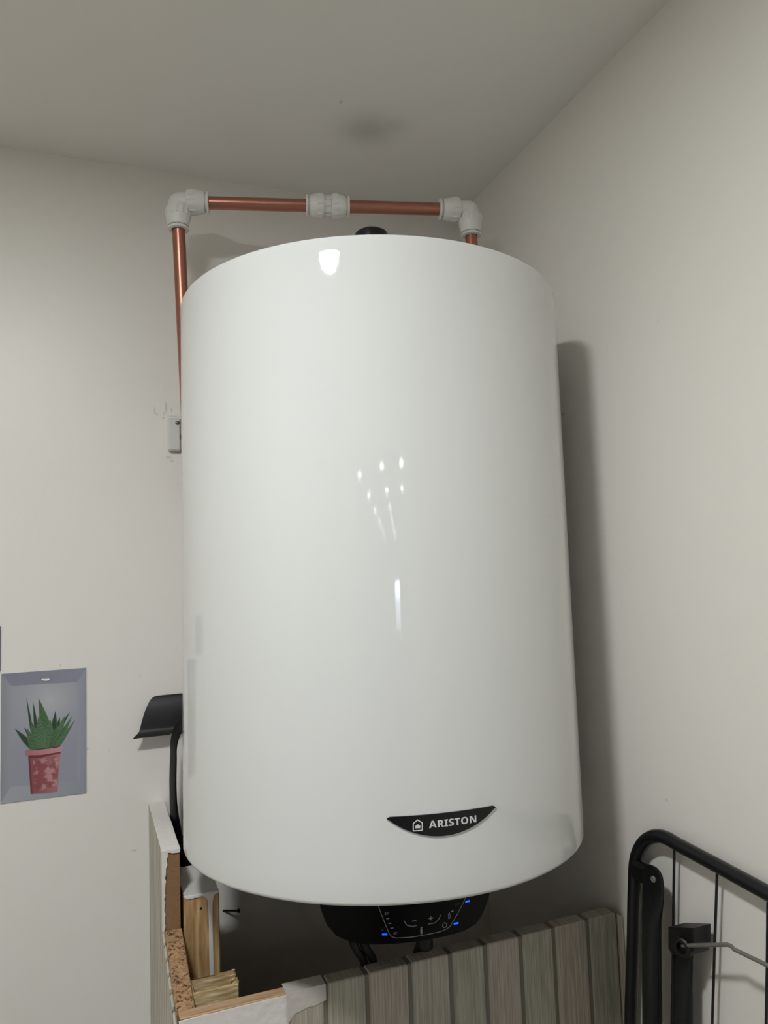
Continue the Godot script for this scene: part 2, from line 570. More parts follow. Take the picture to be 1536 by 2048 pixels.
# ------------------------------------------------------------------ water heater
func make_heater() -> void:
	var t := thing("water_heater", "large glossy white cylindrical electric water heater mounted in the corner", "water heater", Vector3(-0.2659, 1.2652, 0.2521))
	var ay := Vector3(0.0091, 0.99993, -0.0074).normalized()
	var az := (Vector3(0, 0, 1) - ay * ay.z).normalized()
	t.basis = Basis(ay.cross(az), ay, az)
	var peel := noise_image(512, 0.09, 3, 2)
	var white := relief(paint(Color(0.885, 0.888, 0.88), 0.035, 0.0, 0.5), peel, 0.06, 0.0034)
	white.uv1_world_triplanar = false
	var prof := [Vector2(0.0, 0.006), Vector2(0.2, 0.006), Vector2(0.214, 0.003), Vector2(0.219, 0.0)]
	for k in 7:
		var a := -PI / 2.0 + PI / 2.0 * k / 6.0
		prof.append(Vector2(0.2205 + 0.0045 * cos(a), 0.0045 + 0.0045 * sin(a)))
	for k in 9:
		prof.append(Vector2(0.225, 0.02 + 0.57 * k / 8.0))
	for k in 6:
		var a := PI / 2.0 * k / 5.0
		prof.append(Vector2(0.2215 + 0.0035 * cos(a), 0.6037 + 0.0035 * sin(a)))
	prof.append_array([Vector2(0.2, 0.6075), Vector2(0.1, 0.6078), Vector2(0.0, 0.6078)])
	var body := mb()
	lathe(body, prof, Transform3D(), 128)
	obj("tank_body", body, white, t)
	var black := paint(Color(0.02, 0.02, 0.024), 0.22, 0.0, 0.5)
	var dark := paint(Color(0.03, 0.03, 0.033), 0.45)
	var cap := mb()
	lathe(cap, [Vector2(0.0, -0.012), Vector2(0.15, -0.012), Vector2(0.195, -0.004), Vector2(0.2, 0.006)], Transform3D(), 64)
	obj("bottom_cap", cap, dark, t)
	var knob := mb()
	lathe(knob, [Vector2(0.021, 0.6), Vector2(0.021, 0.612), Vector2(0.0175, 0.614), Vector2(0.0175, 0.627), Vector2(0.0165, 0.6305), Vector2(0.013, 0.633), Vector2(0.007, 0.634), Vector2(0.0, 0.634)], Transform3D(Basis(), Vector3(-0.056, 0.0, 0.165)), 28)
	obj("top_knob", knob, black, t)
	# brand plate: a black lens with its lettering and a house emblem
	var cols := []
	for k in 41:
		var s := -1.0 + k / 20.0
		var d := -6.75 + 13.0 * s
		var bot := 0.0757 - 0.0187 * pow(maxf(0.0, 1.0 - s * s), 0.88) - 0.0006
		var top := 0.0757 - 0.0012 * maxf(0.0, absf(s) - 0.96) / 0.04
		cols.append([d, minf(bot, top - 0.0004), top])
	var plate := mb()
	bent(plate, cols, 0.2235, 0.2264)
	var pl := obj("brand_plate", plate, paint(Color(0.018, 0.018, 0.02), 0.3), t)
	var print_m := paint(Color(0.86, 0.87, 0.88), 0.4)
	obj("lettering", lettering("ARISTON", 0.0447, 0.0060, -4.75, 0.0673, 0.22642), print_m, pl)
	var em := mb()
	stroke(em, [Vector2(-13.98, 0.0631), Vector2(-13.94, 0.0693), Vector2(-12.95, 0.0721), Vector2(-11.93, 0.0693), Vector2(-11.97, 0.0631), Vector2(-13.98, 0.0631)], 0.0009, 0.2266)
	stroke(em, [Vector2(-13.35, 0.0662), Vector2(-12.55, 0.0662)], 0.0022, 0.2266)
	stroke(em, [Vector2(-13.1, 0.0677), Vector2(-12.8, 0.0677)], 0.0012, 0.2266)
	obj("emblem", em, print_m, pl)
	# control panel under the front edge
	var low := [[-42.6, -0.012], [-41.9, -0.0258], [-39.8, -0.0399], [-36.7, -0.0484], [-32.1, -0.0532], [-26.9, -0.0547], [-18.0, -0.0545], [-8.0, -0.0542], [-2.4, -0.0535], [5.1, -0.0527], [9.8, -0.0495], [12.9, -0.0421], [15.7, -0.0301], [17.6, -0.012]]
	var pc := []
	for i in low.size() - 1:
		for k in 4:
			pc.append([lerpf(low[i][0], low[i + 1][0], k / 4.0), lerpf(low[i][1], low[i + 1][1], k / 4.0), 0.004])
	pc.append([low[-1][0], low[-1][1], 0.004])
	var pan := mb()
	bent(pan, pc, 0.12, 0.17)
	var cp := obj("control_panel", pan, paint(Color(0.006, 0.006, 0.009), 0.3, 0.0, 0.28), t)
	var grey := paint(Color(0.55, 0.56, 0.58), 0.5)
	var rr := 0.1703
	var fr := mb()
	stroke(fr, [Vector2(-23.6, -0.014), Vector2(-22.45, -0.0246), Vector2(-21.0, -0.0361), Vector2(-19.7, -0.0458), Vector2(-18.9, -0.0482), Vector2(-17.6, -0.0495), Vector2(-12.4, -0.0497), Vector2(-7.3, -0.0490), Vector2(-3.2, -0.0484), Vector2(-1.0, -0.0470), Vector2(0.2, -0.0452), Vector2(3.24, -0.0345), Vector2(5.35, -0.0262), Vector2(8.0, -0.014)], 0.0006, rr)
	stroke(fr, [Vector2(-14.95, -0.0347), Vector2(-14.5, -0.0375), Vector2(-14.0, -0.0391), Vector2(-12.3, -0.0404), Vector2(-11.0, -0.0400)], 0.0006, rr)
	stroke(fr, [Vector2(-7.2, -0.0401), Vector2(-5.0, -0.0398), Vector2(-3.8, -0.0372), Vector2(-2.97, -0.0336)], 0.0006, rr)
	obj("printed_frame", fr, grey, cp)
	var sy := mb()
	stroke(sy, [Vector2(-12.35, -0.0357), Vector2(-11.15, -0.0355)], 0.0008, rr)
	stroke(sy, [Vector2(-6.94, -0.0352), Vector2(-5.6, -0.0351)], 0.0008, rr)
	stroke(sy, [Vector2(-6.33, -0.0336), Vector2(-6.29, -0.0367)], 0.0008, rr)
	for q in [[-20.1, -0.0319], [-19.48, -0.0363], [-18.86, -0.0405]]:
		stroke(sy, [Vector2(q[0] - 0.4, q[1]), Vector2(q[0] + 0.4, q[1] + 0.0001)], 0.0008, rr)
	for k in 10:   # power ring, open at the top
		var a := deg_to_rad(125.0 + 29.0 * k)
		var b := deg_to_rad(125.0 + 29.0 * (k + 1))
		stroke(sy, [Vector2(-1.8 + cos(a) * 0.72, -0.0434 + sin(a) * 0.0021), Vector2(-1.8 + cos(b) * 0.72, -0.0434 + sin(b) * 0.0021)], 0.0006, rr)
	stroke(sy, [Vector2(-1.8, -0.0418), Vector2(-1.8, -0.0408)], 0.0006, rr)
	# tap sign, and the small figure at the bottom
	stroke(sy, [Vector2(-0.35, -0.0380), Vector2(-0.35, -0.0348), Vector2(0.05, -0.0330), Vector2(0.2, -0.0348), Vector2(0.2, -0.0380), Vector2(-0.35, -0.0382)], 0.0005, rr)
	stroke(sy, [Vector2(0.75, -0.0325), Vector2(1.35, -0.0323)], 0.0012, rr)
	stroke(sy, [Vector2(-9.75, -0.0418), Vector2(-9.35, -0.0424), Vector2(-9.75, -0.0432), Vector2(-9.35, -0.0440)], 0.0008, rr)
	stroke(sy, [Vector2(-9.6, -0.0445), Vector2(-9.6, -0.0475)], 0.0018, rr)
	obj("printed_symbols", sy, grey, cp)
	obj("lettering", lettering("80°", 0.0040, 0.0022, -20.3, -0.0273, 0.1702, false), grey, cp)
	obj("lettering", lettering("40°", 0.0036, 0.0022, -17.85, -0.0452, 0.1702, false), grey, cp)
	obj("lettering", lettering("ECO", 0.0046, 0.0019, 2.9, -0.0268, 0.1702, false), paint(Color(0.25, 0.25, 0.27), 0.5), cp)
	var glow := paint(Color(0.1, 0.3, 0.9), 0.4)
	glow.emission_enabled = true
	glow.emission = Color(0.04, 0.32, 1.0)
	glow.emission_energy_multiplier = 1.6
	var faint := paint(Color(0.08, 0.08, 0.4), 0.4)
	faint.emission_enabled = true
	faint.emission = Color(0.1, 0.1, 0.75)
	faint.emission_energy_multiplier = 0.18
	for q in [[6.8, -0.0267], [2.25, -0.0440], [-21.2, -0.0458]]:
		var led := mb()
		for s in [-0.42, 0.42]:
			bent(led, [[q[0] + s - 0.38, q[1] - 0.0007, q[1] + 0.0007], [q[0] + s + 0.38, q[1] - 0.0007, q[1] + 0.0007]], 0.169, 0.1706)
		obj("status_light", led, glow, cp)
	var off := mb()
	bent(off, [[-22.3, -0.0423, -0.0413], [-21.65, -0.0423, -0.0413]], 0.169, 0.1705)
	obj("status_light", off, faint, cp)

# ------------------------------------------------------------------ boxed-in corner under the heater
func make_enclosure() -> void:
	var rng := RandomNumberGenerator.new()
	rng.seed = 77
	var plank_tex := streaks(Color(0.60, 0.575, 0.53), Color(0.76, 0.735, 0.69), 21, 90.0, 1.0)
	var tints := [Color(0.97, 0.98, 0.955), Color(0.99, 0.97, 0.965), Color(0.98, 0.98, 0.97), Color(0.955, 0.965, 0.94), Color(1.0, 0.985, 0.97)]
	var plank_mats := []
	for i in 5:
		plank_mats.append(grained(plank_tex, 0.16, tints[i], 0.45, Vector3(0.37 * i, 0.21 * i, 0.13 * i)))
	var joint_m := paint(Color(0.46, 0.44, 0.40), 0.7)
	var joint_dark := paint(Color(0.40, 0.39, 0.35), 0.7)
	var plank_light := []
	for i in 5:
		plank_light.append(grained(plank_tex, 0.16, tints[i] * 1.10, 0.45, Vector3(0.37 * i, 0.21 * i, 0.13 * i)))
	var filler := relief(paint(Color(0.9, 0.88, 0.86), 0.7), noise_image(256, 0.02, 8, 4), 0.08, 0.6)
	var pine := grained(streaks(Color(0.62, 0.47, 0.31), Color(0.84, 0.71, 0.52), 31, 14.0, 0.8), 0.11, Color.WHITE, 0.6)
	var pine_across := grained(streaks(Color(0.66, 0.55, 0.38), Color(0.94, 0.87, 0.70), 33, 22.0, 1.2, true), 0.09, Color.WHITE, 0.8)
	var mdf := relief(paint(Color(0.57, 0.43, 0.31), 0.85), noise_image(256, 0.06, 14, 3), 0.05, 0.5)
	var AX := Vector3(1, 0, 0)
	var AY := Vector3(0, 1, 0)
	var AZ := Vector3(0, 0, 1)

	# front panel
	var f := thing("timber_boxing", "low front panel boxed in with grey wood-look planks, under the front of the heater", "panel", Vector3(-0.505, 0, 0.318))
	var st := mb()
	box(st, Vector3(0.0, 0, 0), Vector3(0.503, 1.1455, 0.013))
	obj("board_core", st, mdf, f)
	st = mb()
	box(st, Vector3(0.0, 1.1455, -0.001), Vector3(0.112, 1.1475, 0.0125), 0.0006)
	var capm := obj("bare_wood_edge", st, grained(streaks(Color(0.66, 0.52, 0.40), Color(0.82, 0.69, 0.55), 35, 12.0, 0.8, true), 0.1, Color.WHITE, 0.65), f)
	capm.set_meta("label", "strip of bare unpainted wood along the top edge")
	st = mb()
	var ragged := PackedVector2Array([Vector2(-0.0012, 0.0), Vector2(-0.0012, 1.1455)])
	for k in 12:
		ragged.append(Vector2(0.009 * (k + 0.5), 1.1462 + rng.randf_range(-0.0004, 0.0005)))
	ragged.append_array([Vector2(0.11, 1.1462), Vector2(0.11, 0.0)])
	prism(st, ragged, AX, AY, AZ, 0.013, 0.0148)
	obj("filler_skim", st, filler, f)
	var seams := [-0.4015, -0.364, -0.3203, -0.2728, -0.2259, -0.1838, -0.1399, -0.097, -0.0511, -0.0099]
	for i in seams.size() - 1:
		var x0: float = seams[i] + 0.505 + (0.0 if i == 0 else 0.0017)
		var x1: float = seams[i + 1] + 0.505 - 0.0017
		var top: float = 1.1492 + ((x0 + x1) / 2.0 - 0.104) * 0.0085
		var poly := PackedVector2Array([Vector2(0.013, 0.0), Vector2(0.0165, 0.0), Vector2(0.0165, top - 0.0012), Vector2(0.0157, top - 0.0003), Vector2(0.0148, top), Vector2(-0.0012, top), Vector2(-0.0018, top - 0.0006), Vector2(-0.0018, 1.10), Vector2(0.0, 1.10), Vector2(0.0, 1.1455), Vector2(0.013, 1.1455)])
		st = mb()
		prism(st, poly, AZ, AY, AX, x0, x1, 0.0019)
		obj("plank", st, plank_mats[[4, 0, 1, 2, 3, 1, 0, 4, 3][i]], f)
	# what shows at the bottom of the grooves between the planks
	for i in range(1, seams.size() - 1):
		var xm: float = seams[i] + 0.505
		var tj := 1.1492 + (xm - 0.104) * 0.0085 - 0.0009
		st = mb()
		prism(st, PackedVector2Array([Vector2(0.013, 0.0), Vector2(0.0153, 0.0), Vector2(0.0153, tj - 0.001), Vector2(0.0143, tj), Vector2(-0.0010, tj), Vector2(-0.0012, 1.1455), Vector2(0.013, 1.1455)]), AZ, AY, AX, xm - 0.0021, xm + 0.0021)
		obj("joint", st, joint_m, f)
	st = mb()
	prism(st, PackedVector2Array([Vector2(0.496, 0.0), Vector2(0.496, 1.1500), Vector2(0.4995, 1.1478), Vector2(0.5035, 1.1455), Vector2(0.5035, 0.0)]), AX, AY, AZ, 0.002, 0.0158, 0.0008)
	obj("edge_strip", st, grained(plank_tex, 0.16, Color(1.05, 1.03, 1.0), 0.5), f)
	# the loose end of the covering, folded over the board at the left end of the planks
	st = mb()
	prism(st, PackedVector2Array([Vector2(0.1005, 1.1496), Vector2(0.1008, 1.1355), Vector2(0.1012, 1.1215), Vector2(0.1045, 1.1235), Vector2(0.1085, 1.1290), Vector2(0.1150, 1.1300), Vector2(0.1215, 1.1322), Vector2(0.1290, 1.1318), Vector2(0.1360, 1.1338), Vector2(0.1408, 1.1345), Vector2(0.1408, 1.1498)]), AX, AY, AZ, 0.0163, 0.0171, 0.0003)
	prism(st, PackedVector2Array([Vector2(-0.0022, 1.1494), Vector2(0.0171, 1.1494), Vector2(0.0171, 1.1502), Vector2(-0.0022, 1.1502)]), AZ, AY, AX, 0.1005, 0.1408, 0.0003)
	obj("loose_covering", st, relief(paint(Color(0.78, 0.76, 0.73), 0.5), noise_image(256, 0.02, 9, 3), 0.05, 0.5), f)

	# side board against the back wall: bare MDF above, chipboard below, planks on its outer face
	var s := thing("boxing_board", "side board with raw brown cut edge and grey planks, below the heater's left side", "board", Vector3(-0.507, 0, 0))
	st = mb()
	box(st, Vector3(0, 1.1735, 0.001), Vector3(0.017, 1.2575, 0.2), 0.0006)
	var mb_node := obj("mdf_piece", st, mdf, s)
	mb_node.set_meta("label", "raw brown fibreboard edge")
	st = mb()
	var chip_poly := PackedVector2Array([Vector2(0.001, 0), Vector2(0.001, 1.1728), Vector2(0.196, 1.1728), Vector2(0.206, 1.176), Vector2(0.26, 1.163), Vector2(0.3175, 1.1475), Vector2(0.3175, 0)])
	prism(st, chip_poly, AZ, AY, AX, -0.0001, 0.0175, 0.0008)
	var chip_im := Image.create(256, 256, false, Image.FORMAT_RGB8)
	var nz := FastNoiseLite.new()
	nz.seed = 5
	nz.noise_type = FastNoiseLite.TYPE_CELLULAR
	nz.frequency = 0.11
	nz.cellular_return_type = FastNoiseLite.RETURN_CELL_VALUE
	var ng := FastNoiseLite.new()
	ng.seed = 6
	ng.frequency = 0.05
	for y in 256:
		for x in 256:
			var k := nz.get_noise_2d(x * 0.8, y) * 0.5 + 0.5
			var g := ng.get_noise_2d(x, y) * 0.5 + 0.5
			var c := Color(0.52, 0.38, 0.26).lerp(Color(0.80, 0.65, 0.49), k)
			if (k < 0.25 and g > 0.42) or (k < 0.5 and g > 0.66):
				c = Color(0.30, 0.20, 0.13)
			chip_im.set_pixel(x, y, c)
	var chip := grained(ImageTexture.create_from_image(chip_im), 0.07, Color.WHITE, 0.9)
	chip.heightmap_enabled = true
	chip.heightmap_texture = chip.albedo_texture
	chip.heightmap_scale = 0.08
	var cb := obj("chipboard_piece", st, chip, s)
	cb.set_meta("label", "speckled chipboard with a sloping cut edge")
	# painted top of the board, with its ragged front lip, and the torn paint along the cut
	st = mb()
	var skin := PackedVector2Array([Vector2(-0.0028, 0.001), Vector2(0.0172, 0.001)])
	for k in 7:
		skin.append(Vector2(0.0172 + rng.randf_range(-0.0003, 0.0004), 0.03 * (k + 1) - 0.01))
	skin.append_array([Vector2(0.0172, 0.2012), Vector2(0.012, 0.2020), Vector2(0.006, 0.2008), Vector2(0.001, 0.2022), Vector2(-0.0028, 0.2015)])
	prism(st, skin, AX, AZ, AY, 1.2575, 1.2598, 0.0006)
	obj("painted_top", st, filler, s)
	st = mb()
	var lip := PackedVector2Array()
	for k in 28:
		var y := 1.2592 - k * 0.0032
		lip.append(Vector2(-0.0005 + 0.0045 * maxf(0.12, 1.0 - k / 13.0) + rng.randf_range(-0.0009, 0.0011), y))
	lip.append(Vector2(-0.0028, 1.173))
	lip.append(Vector2(-0.0028, 1.2592))
	prism(st, lip, AX, AY, AZ, 0.1998, 0.2016)
	var lip2 := PackedVector2Array([Vector2(-0.0025, 1.2596), Vector2(0.0172, 1.2596)])
	for k in 10:
		lip2.append(Vector2(0.0168 - 0.0018 * k, 1.2562 + rng.randf_range(-0.001, 0.0009)))
	prism(st, lip2, AX, AY, AZ, 0.1998, 0.2018)
	obj("torn_paint", st, filler, s)
	var zs := [0.0, 0.016, 0.039, 0.062, 0.085, 0.108, 0.131, 0.154, 0.177, 0.2, 0.2225, 0.245, 0.267, 0.2895, 0.312, 0.3345]
	for i in zs.size() - 1:
		var z0: float = zs[i] + (0.0 if i == 0 else 0.0025)
		var z1: float = zs[i + 1] - 0.0025
		var y0 := 1.2588 if z1 < 0.201 else 1.1755 - (z0 - 0.2) * 0.245
		var y1 := 1.2588 if z1 < 0.201 else 1.1755 - (z1 - 0.2) * 0.245
		st = mb()
		prism(st, PackedVector2Array([Vector2(z0, 0.0), Vector2(z0, y0), Vector2(z1, y1), Vector2(z1, 0.0)]), AZ, AY, AX, -0.0032, 0.0, 0.0013)
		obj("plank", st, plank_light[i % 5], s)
		if i > 0:
			st = mb()
			box(st, Vector3(-0.0029, 0.0, z0 - 0.0053), Vector3(0.0, y0 - 0.002, z0 + 0.0003))
			obj("joint", st, joint_dark, s)

	# timber post
	var p := thing("timber_post", "upright square pine post with a run of white paint, inside the boxing", "post", Vector3(-0.4865, 0, 0.152))
	st = mb()
	box(st, Vector3(0, 0, -0.044), Vector3(0.039, 1.2050, 0.048), 0.0012)
	obj("post_body", st, pine, p)
	st = mb()
	var cap_poly := PackedVector2Array([Vector2(-0.0003, -0.0443), Vector2(0.0393, -0.0443)])
	for k in 9:
		cap_poly.append(Vector2(0.0393 - 0.0048 * k - 0.0006, 0.0486 + rng.randf_range(-0.0004, 0.0009)))
	prism(st, cap_poly, AX, AZ, AY, 1.2050, 1.2068, 0.0005)
	var drip := PackedVector2Array([Vector2(-0.0003, 1.2066), Vector2(0.0393, 1.2066), Vector2(0.0393, 1.2048)])
	for q in [[0.0375, 1.2042], [0.0350, 1.2038], [0.0335, 1.2018], [0.0322, 1.1985], [0.0315, 1.193], [0.0312, 1.17], [0.0315, 1.14], [0.0313, 1.10], [0.0308, 1.062], [0.0293, 1.058], [0.0276, 1.062], [0.0272, 1.10], [0.0268, 1.14], [0.0270, 1.17], [0.0266, 1.193], [0.0258, 1.1985], [0.0243, 1.2015], [0.0225, 1.2032], [0.0195, 1.2038], [0.0170, 1.2033], [0.0145, 1.2027], [0.0120, 1.2035], [0.0095, 1.2024], [0.0070, 1.2030], [0.0050, 1.2026], [0.0030, 1.2034], [0.0010, 1.2046]]:
		drip.append(Vector2(q[0], q[1]))
	prism(st, drip, AX, AY, AZ, 0.0476, 0.0491, 0.0004)
	obj("paint_run", st, paint(Color(0.88, 0.87, 0.85), 0.45), p)
	st = mb()
	lathe(st, [Vector2(0.0, -0.004), Vector2(0.0014, -0.004), Vector2(0.0014, 0.0003), Vector2(0.0, 0.0003)], Transform3D(Basis(AX, AZ, -AY), Vector3(0.0185, 1.1905, 0.0480)), 12)
	obj("nail_hole", st, paint(Color(0.03, 0.02, 0.015), 0.9), p)

	# short rough-sawn batten lying across the corner
	var b := thing("timber_batten", "short pale rough-sawn timber batten lying across the foot of the pine post", "batten", Vector3(-0.4892, 1.128, 0.271))
	st = mb()
	var end := PackedVector2Array([Vector2(0.0, 0.0), Vector2(0.0, 0.029)])
	for k in 8:
		end.append(Vector2(0.0455 + rng.randf_range(-0.0016, 0.0014), 0.029 - 0.0042 * k))
	end.append(Vector2(0.0455, -0.003))
	end[-1] = Vector2(0.0458, 0.0)
	prism(st, end, AX, AZ, AY, 0.0, 0.024, 0.0012)
	obj("batten_body", st, pine_across, b)
	st = mb()
	for k in 26:
		var x := 0.0462 + rng.randf_range(-0.0012, 0.0006)
		var q := Vector3(x - 0.006, rng.randf_range(0.002, 0.0235), rng.randf_range(0.001, 0.028))
		tri(st, q, q + Vector3(0.0, 0.0012, 0.0006), q + Vector3(rng.randf_range(0.006, 0.0085), 0.0003, rng.randf_range(-0.0006, 0.0012)), Vector3(0, 1, 1))
		tri(st, q, q + Vector3(0.0, -0.0008, 0.001), q + Vector3(0.007, 0.0003, 0.0), Vector3(0, -1, 1))
	obj("splintered_end", st, paint(Color(0.82, 0.73, 0.55), 0.9), b).set_meta("kind", "stuff")

# ------------------------------------------------------------------ clothes airer
func make_airer() -> void:
	var t := thing("clothes_airer", "folded black metal clothes airer leaning against the right wall", "clothes airer", Vector3(-0.014, 0, 0.40))
	var o := -t.position
	var coat := paint(Color(0.075, 0.085, 0.092), 0.32, 0.0, 0.5)
	var plastic := paint(Color(0.028, 0.028, 0.03), 0.5)
	var steel := paint(Color(0.52, 0.52, 0.49), 0.4, 0.35)
	var at := func(pts: Array, x: float) -> Array:
		var out := []
		for q in pts:
			out.append(Vector3(x, q[0], q[1]) + o)
		return out
	var st := mb()
	tube(st, spline(at.call([[0.01, 0.345], [0.6, 0.3455], [0.95, 0.346], [1.0391, 0.3524], [1.1268, 0.3646], [1.1663, 0.3696], [1.1979, 0.3739], [1.2190, 0.3772], [1.2346, 0.3830], [1.2483, 0.3929], [1.2587, 0.4061], [1.2648, 0.4211], [1.2658, 0.4352], [1.2643, 0.4487], [1.2604, 0.5015], [1.2558, 0.5601], [1.242, 0.74], [1.228, 0.88], [1.20, 0.92], [1.14, 0.935], [0.6, 0.94], [0.01, 0.94]], -0.014), 6), 0.0071, 16)
	obj("outer_frame", st, coat, t)
	# folding leg: a round tube whose top is pressed flat and rounded off round a rivet
	st = mb()
	var leg_pts: Array = at.call([[1.2372, 0.4245], [1.2368, 0.4245], [1.2355, 0.4245], [1.2325, 0.4244], [1.2272, 0.4238], [1.2174, 0.4229], [1.2075, 0.4216], [1.1974, 0.4197], [1.1812, 0.4172], [1.1505, 0.4142], [1.1140, 0.4111], [1.0701, 0.4071], [0.6, 0.375], [0.02, 0.36]], -0.028)
	tube(st, leg_pts, 0.002, 20, 0.014, Vector3(1, 0, 0), [Vector2(0.0008, 0.001), Vector2(0.0020, 0.0065), Vector2(0.0022, 0.0105), Vector2(0.0022, 0.0142), Vector2(0.0022, 0.0160), Vector2(0.0022, 0.0162), Vector2(0.0026, 0.0160), Vector2(0.0045, 0.0150), Vector2(0.0075, 0.0128), Vector2(0.0090, 0.0118), Vector2(0.0092, 0.0116), Vector2(0.0092, 0.0116), Vector2(0.0092, 0.0116), Vector2(0.0092, 0.0116)])
	obj("folding_leg", st, coat, t)
	st = mb()
	lathe(st, [Vector2(0.0, 0.0), Vector2(0.0034, 0.0), Vector2(0.0034, 0.0012), Vector2(0.0024, 0.002), Vector2(0.0016, 0.0014), Vector2(0.0, 0.0014)], along(Vector3(-0.0300, 1.2250, 0.4269) + o, Vector3(-1, 0, 0)), 16)
	obj("rivet", st, steel, t)
	st = mb()
	lathe(st, [Vector2(0.0, 0.0), Vector2(0.0026, 0.0), Vector2(0.0026, 0.0008), Vector2(0.0, 0.0008)], along(Vector3(-0.0312, 1.2039, 0.4235) + o, Vector3(-1, 0, 0)), 10)
	obj("screw_hole", st, paint(Color(0.005, 0.005, 0.005), 0.9), t)
	st = mb()
	box(st, Vector3(-0.024, 1.208, 0.380) + o, Vector3(-0.012, 1.229, 0.416) + o, 0.004)
	obj("hinge_block", st, plastic, t)
	# wires
	for w in [[[1.2594, 0.4406], [1.1764, 0.4307], [0.9, 0.398], [0.3, 0.35]], [[1.2564, 0.4988], [1.1019, 0.4772], [0.9, 0.449], [0.3, 0.385]], [[1.2539, 0.5581], [1.1899, 0.5511], [1.1361, 0.5448], [0.9, 0.52], [0.3, 0.455]]]:
		st = mb()
		tube(st, at.call(w, -0.012), 0.00135, 8)
		obj("wire", st, coat, t)
	# pivot block with its collar, the second leg below it, and the bent steel rod
	var pivot := func(list: Array, d0: float, d1: float, b: float) -> SurfaceTool:
		var q := mb()
		var pol := PackedVector2Array()
		for k in list:
			pol.append(Vector2(k[1] + o.z, k[0]))
		prism(q, pol, Vector3(0, 0, 1), Vector3(0, 1, 0), Vector3(1, 0, 0), d0 + o.x, d1 + o.x, b)
		return q
	obj("pivot_block", pivot.call([[1.1857, 0.4478], [1.1989, 0.4839], [1.1769, 0.4817], [1.1718, 0.4785], [1.1690, 0.4745], [1.1600, 0.4500], [1.1650, 0.4458]], -0.034, -0.010, 0.0014), plastic, t)
	st = mb()
	lathe(st, [Vector2(0.0085, -0.002), Vector2(0.0095, 0.001), Vector2(0.0095, 0.005), Vector2(0.0080, 0.0065), Vector2(0.0055, 0.0065), Vector2(0.0048, 0.001), Vector2(0.0, 0.001)], along(Vector3(-0.0335, 1.1765, 0.4705) + o, Vector3(-1, 0, 0.3)), 20)
	obj("collar", st, plastic, t)
	st = mb()
	tube(st, at.call([[1.172, 0.4555], [1.1616, 0.4542], [1.1557, 0.4536], [1.1440, 0.4524], [1.1266, 0.4510], [1.0905, 0.4478], [0.9, 0.433], [0.4, 0.395], [0.02, 0.37]], -0.022), 0.004, 18, 0.013, Vector3(1, 0, 0), [Vector2(0.0025, 0.0138), Vector2(0.0026, 0.0138), Vector2(0.003, 0.0138), Vector2(0.0045, 0.0134), Vector2(0.007, 0.0128), Vector2(0.008, 0.0124), Vector2(0.008, 0.0122), Vector2(0.008, 0.0122), Vector2(0.008, 0.0122)])
	obj("support_leg", st, coat, t)
	st = mb()
	tube(st, at.call([[1.1775, 0.4705], [1.1838, 0.4847], [1.2034, 0.5300], [1.2040, 0.5347], [1.2025, 0.5375], [1.2047, 0.5732], [1.213, 0.71], [1.218, 0.79]], -0.0360), 0.0019, 10)
	obj("rod", st, steel, t)

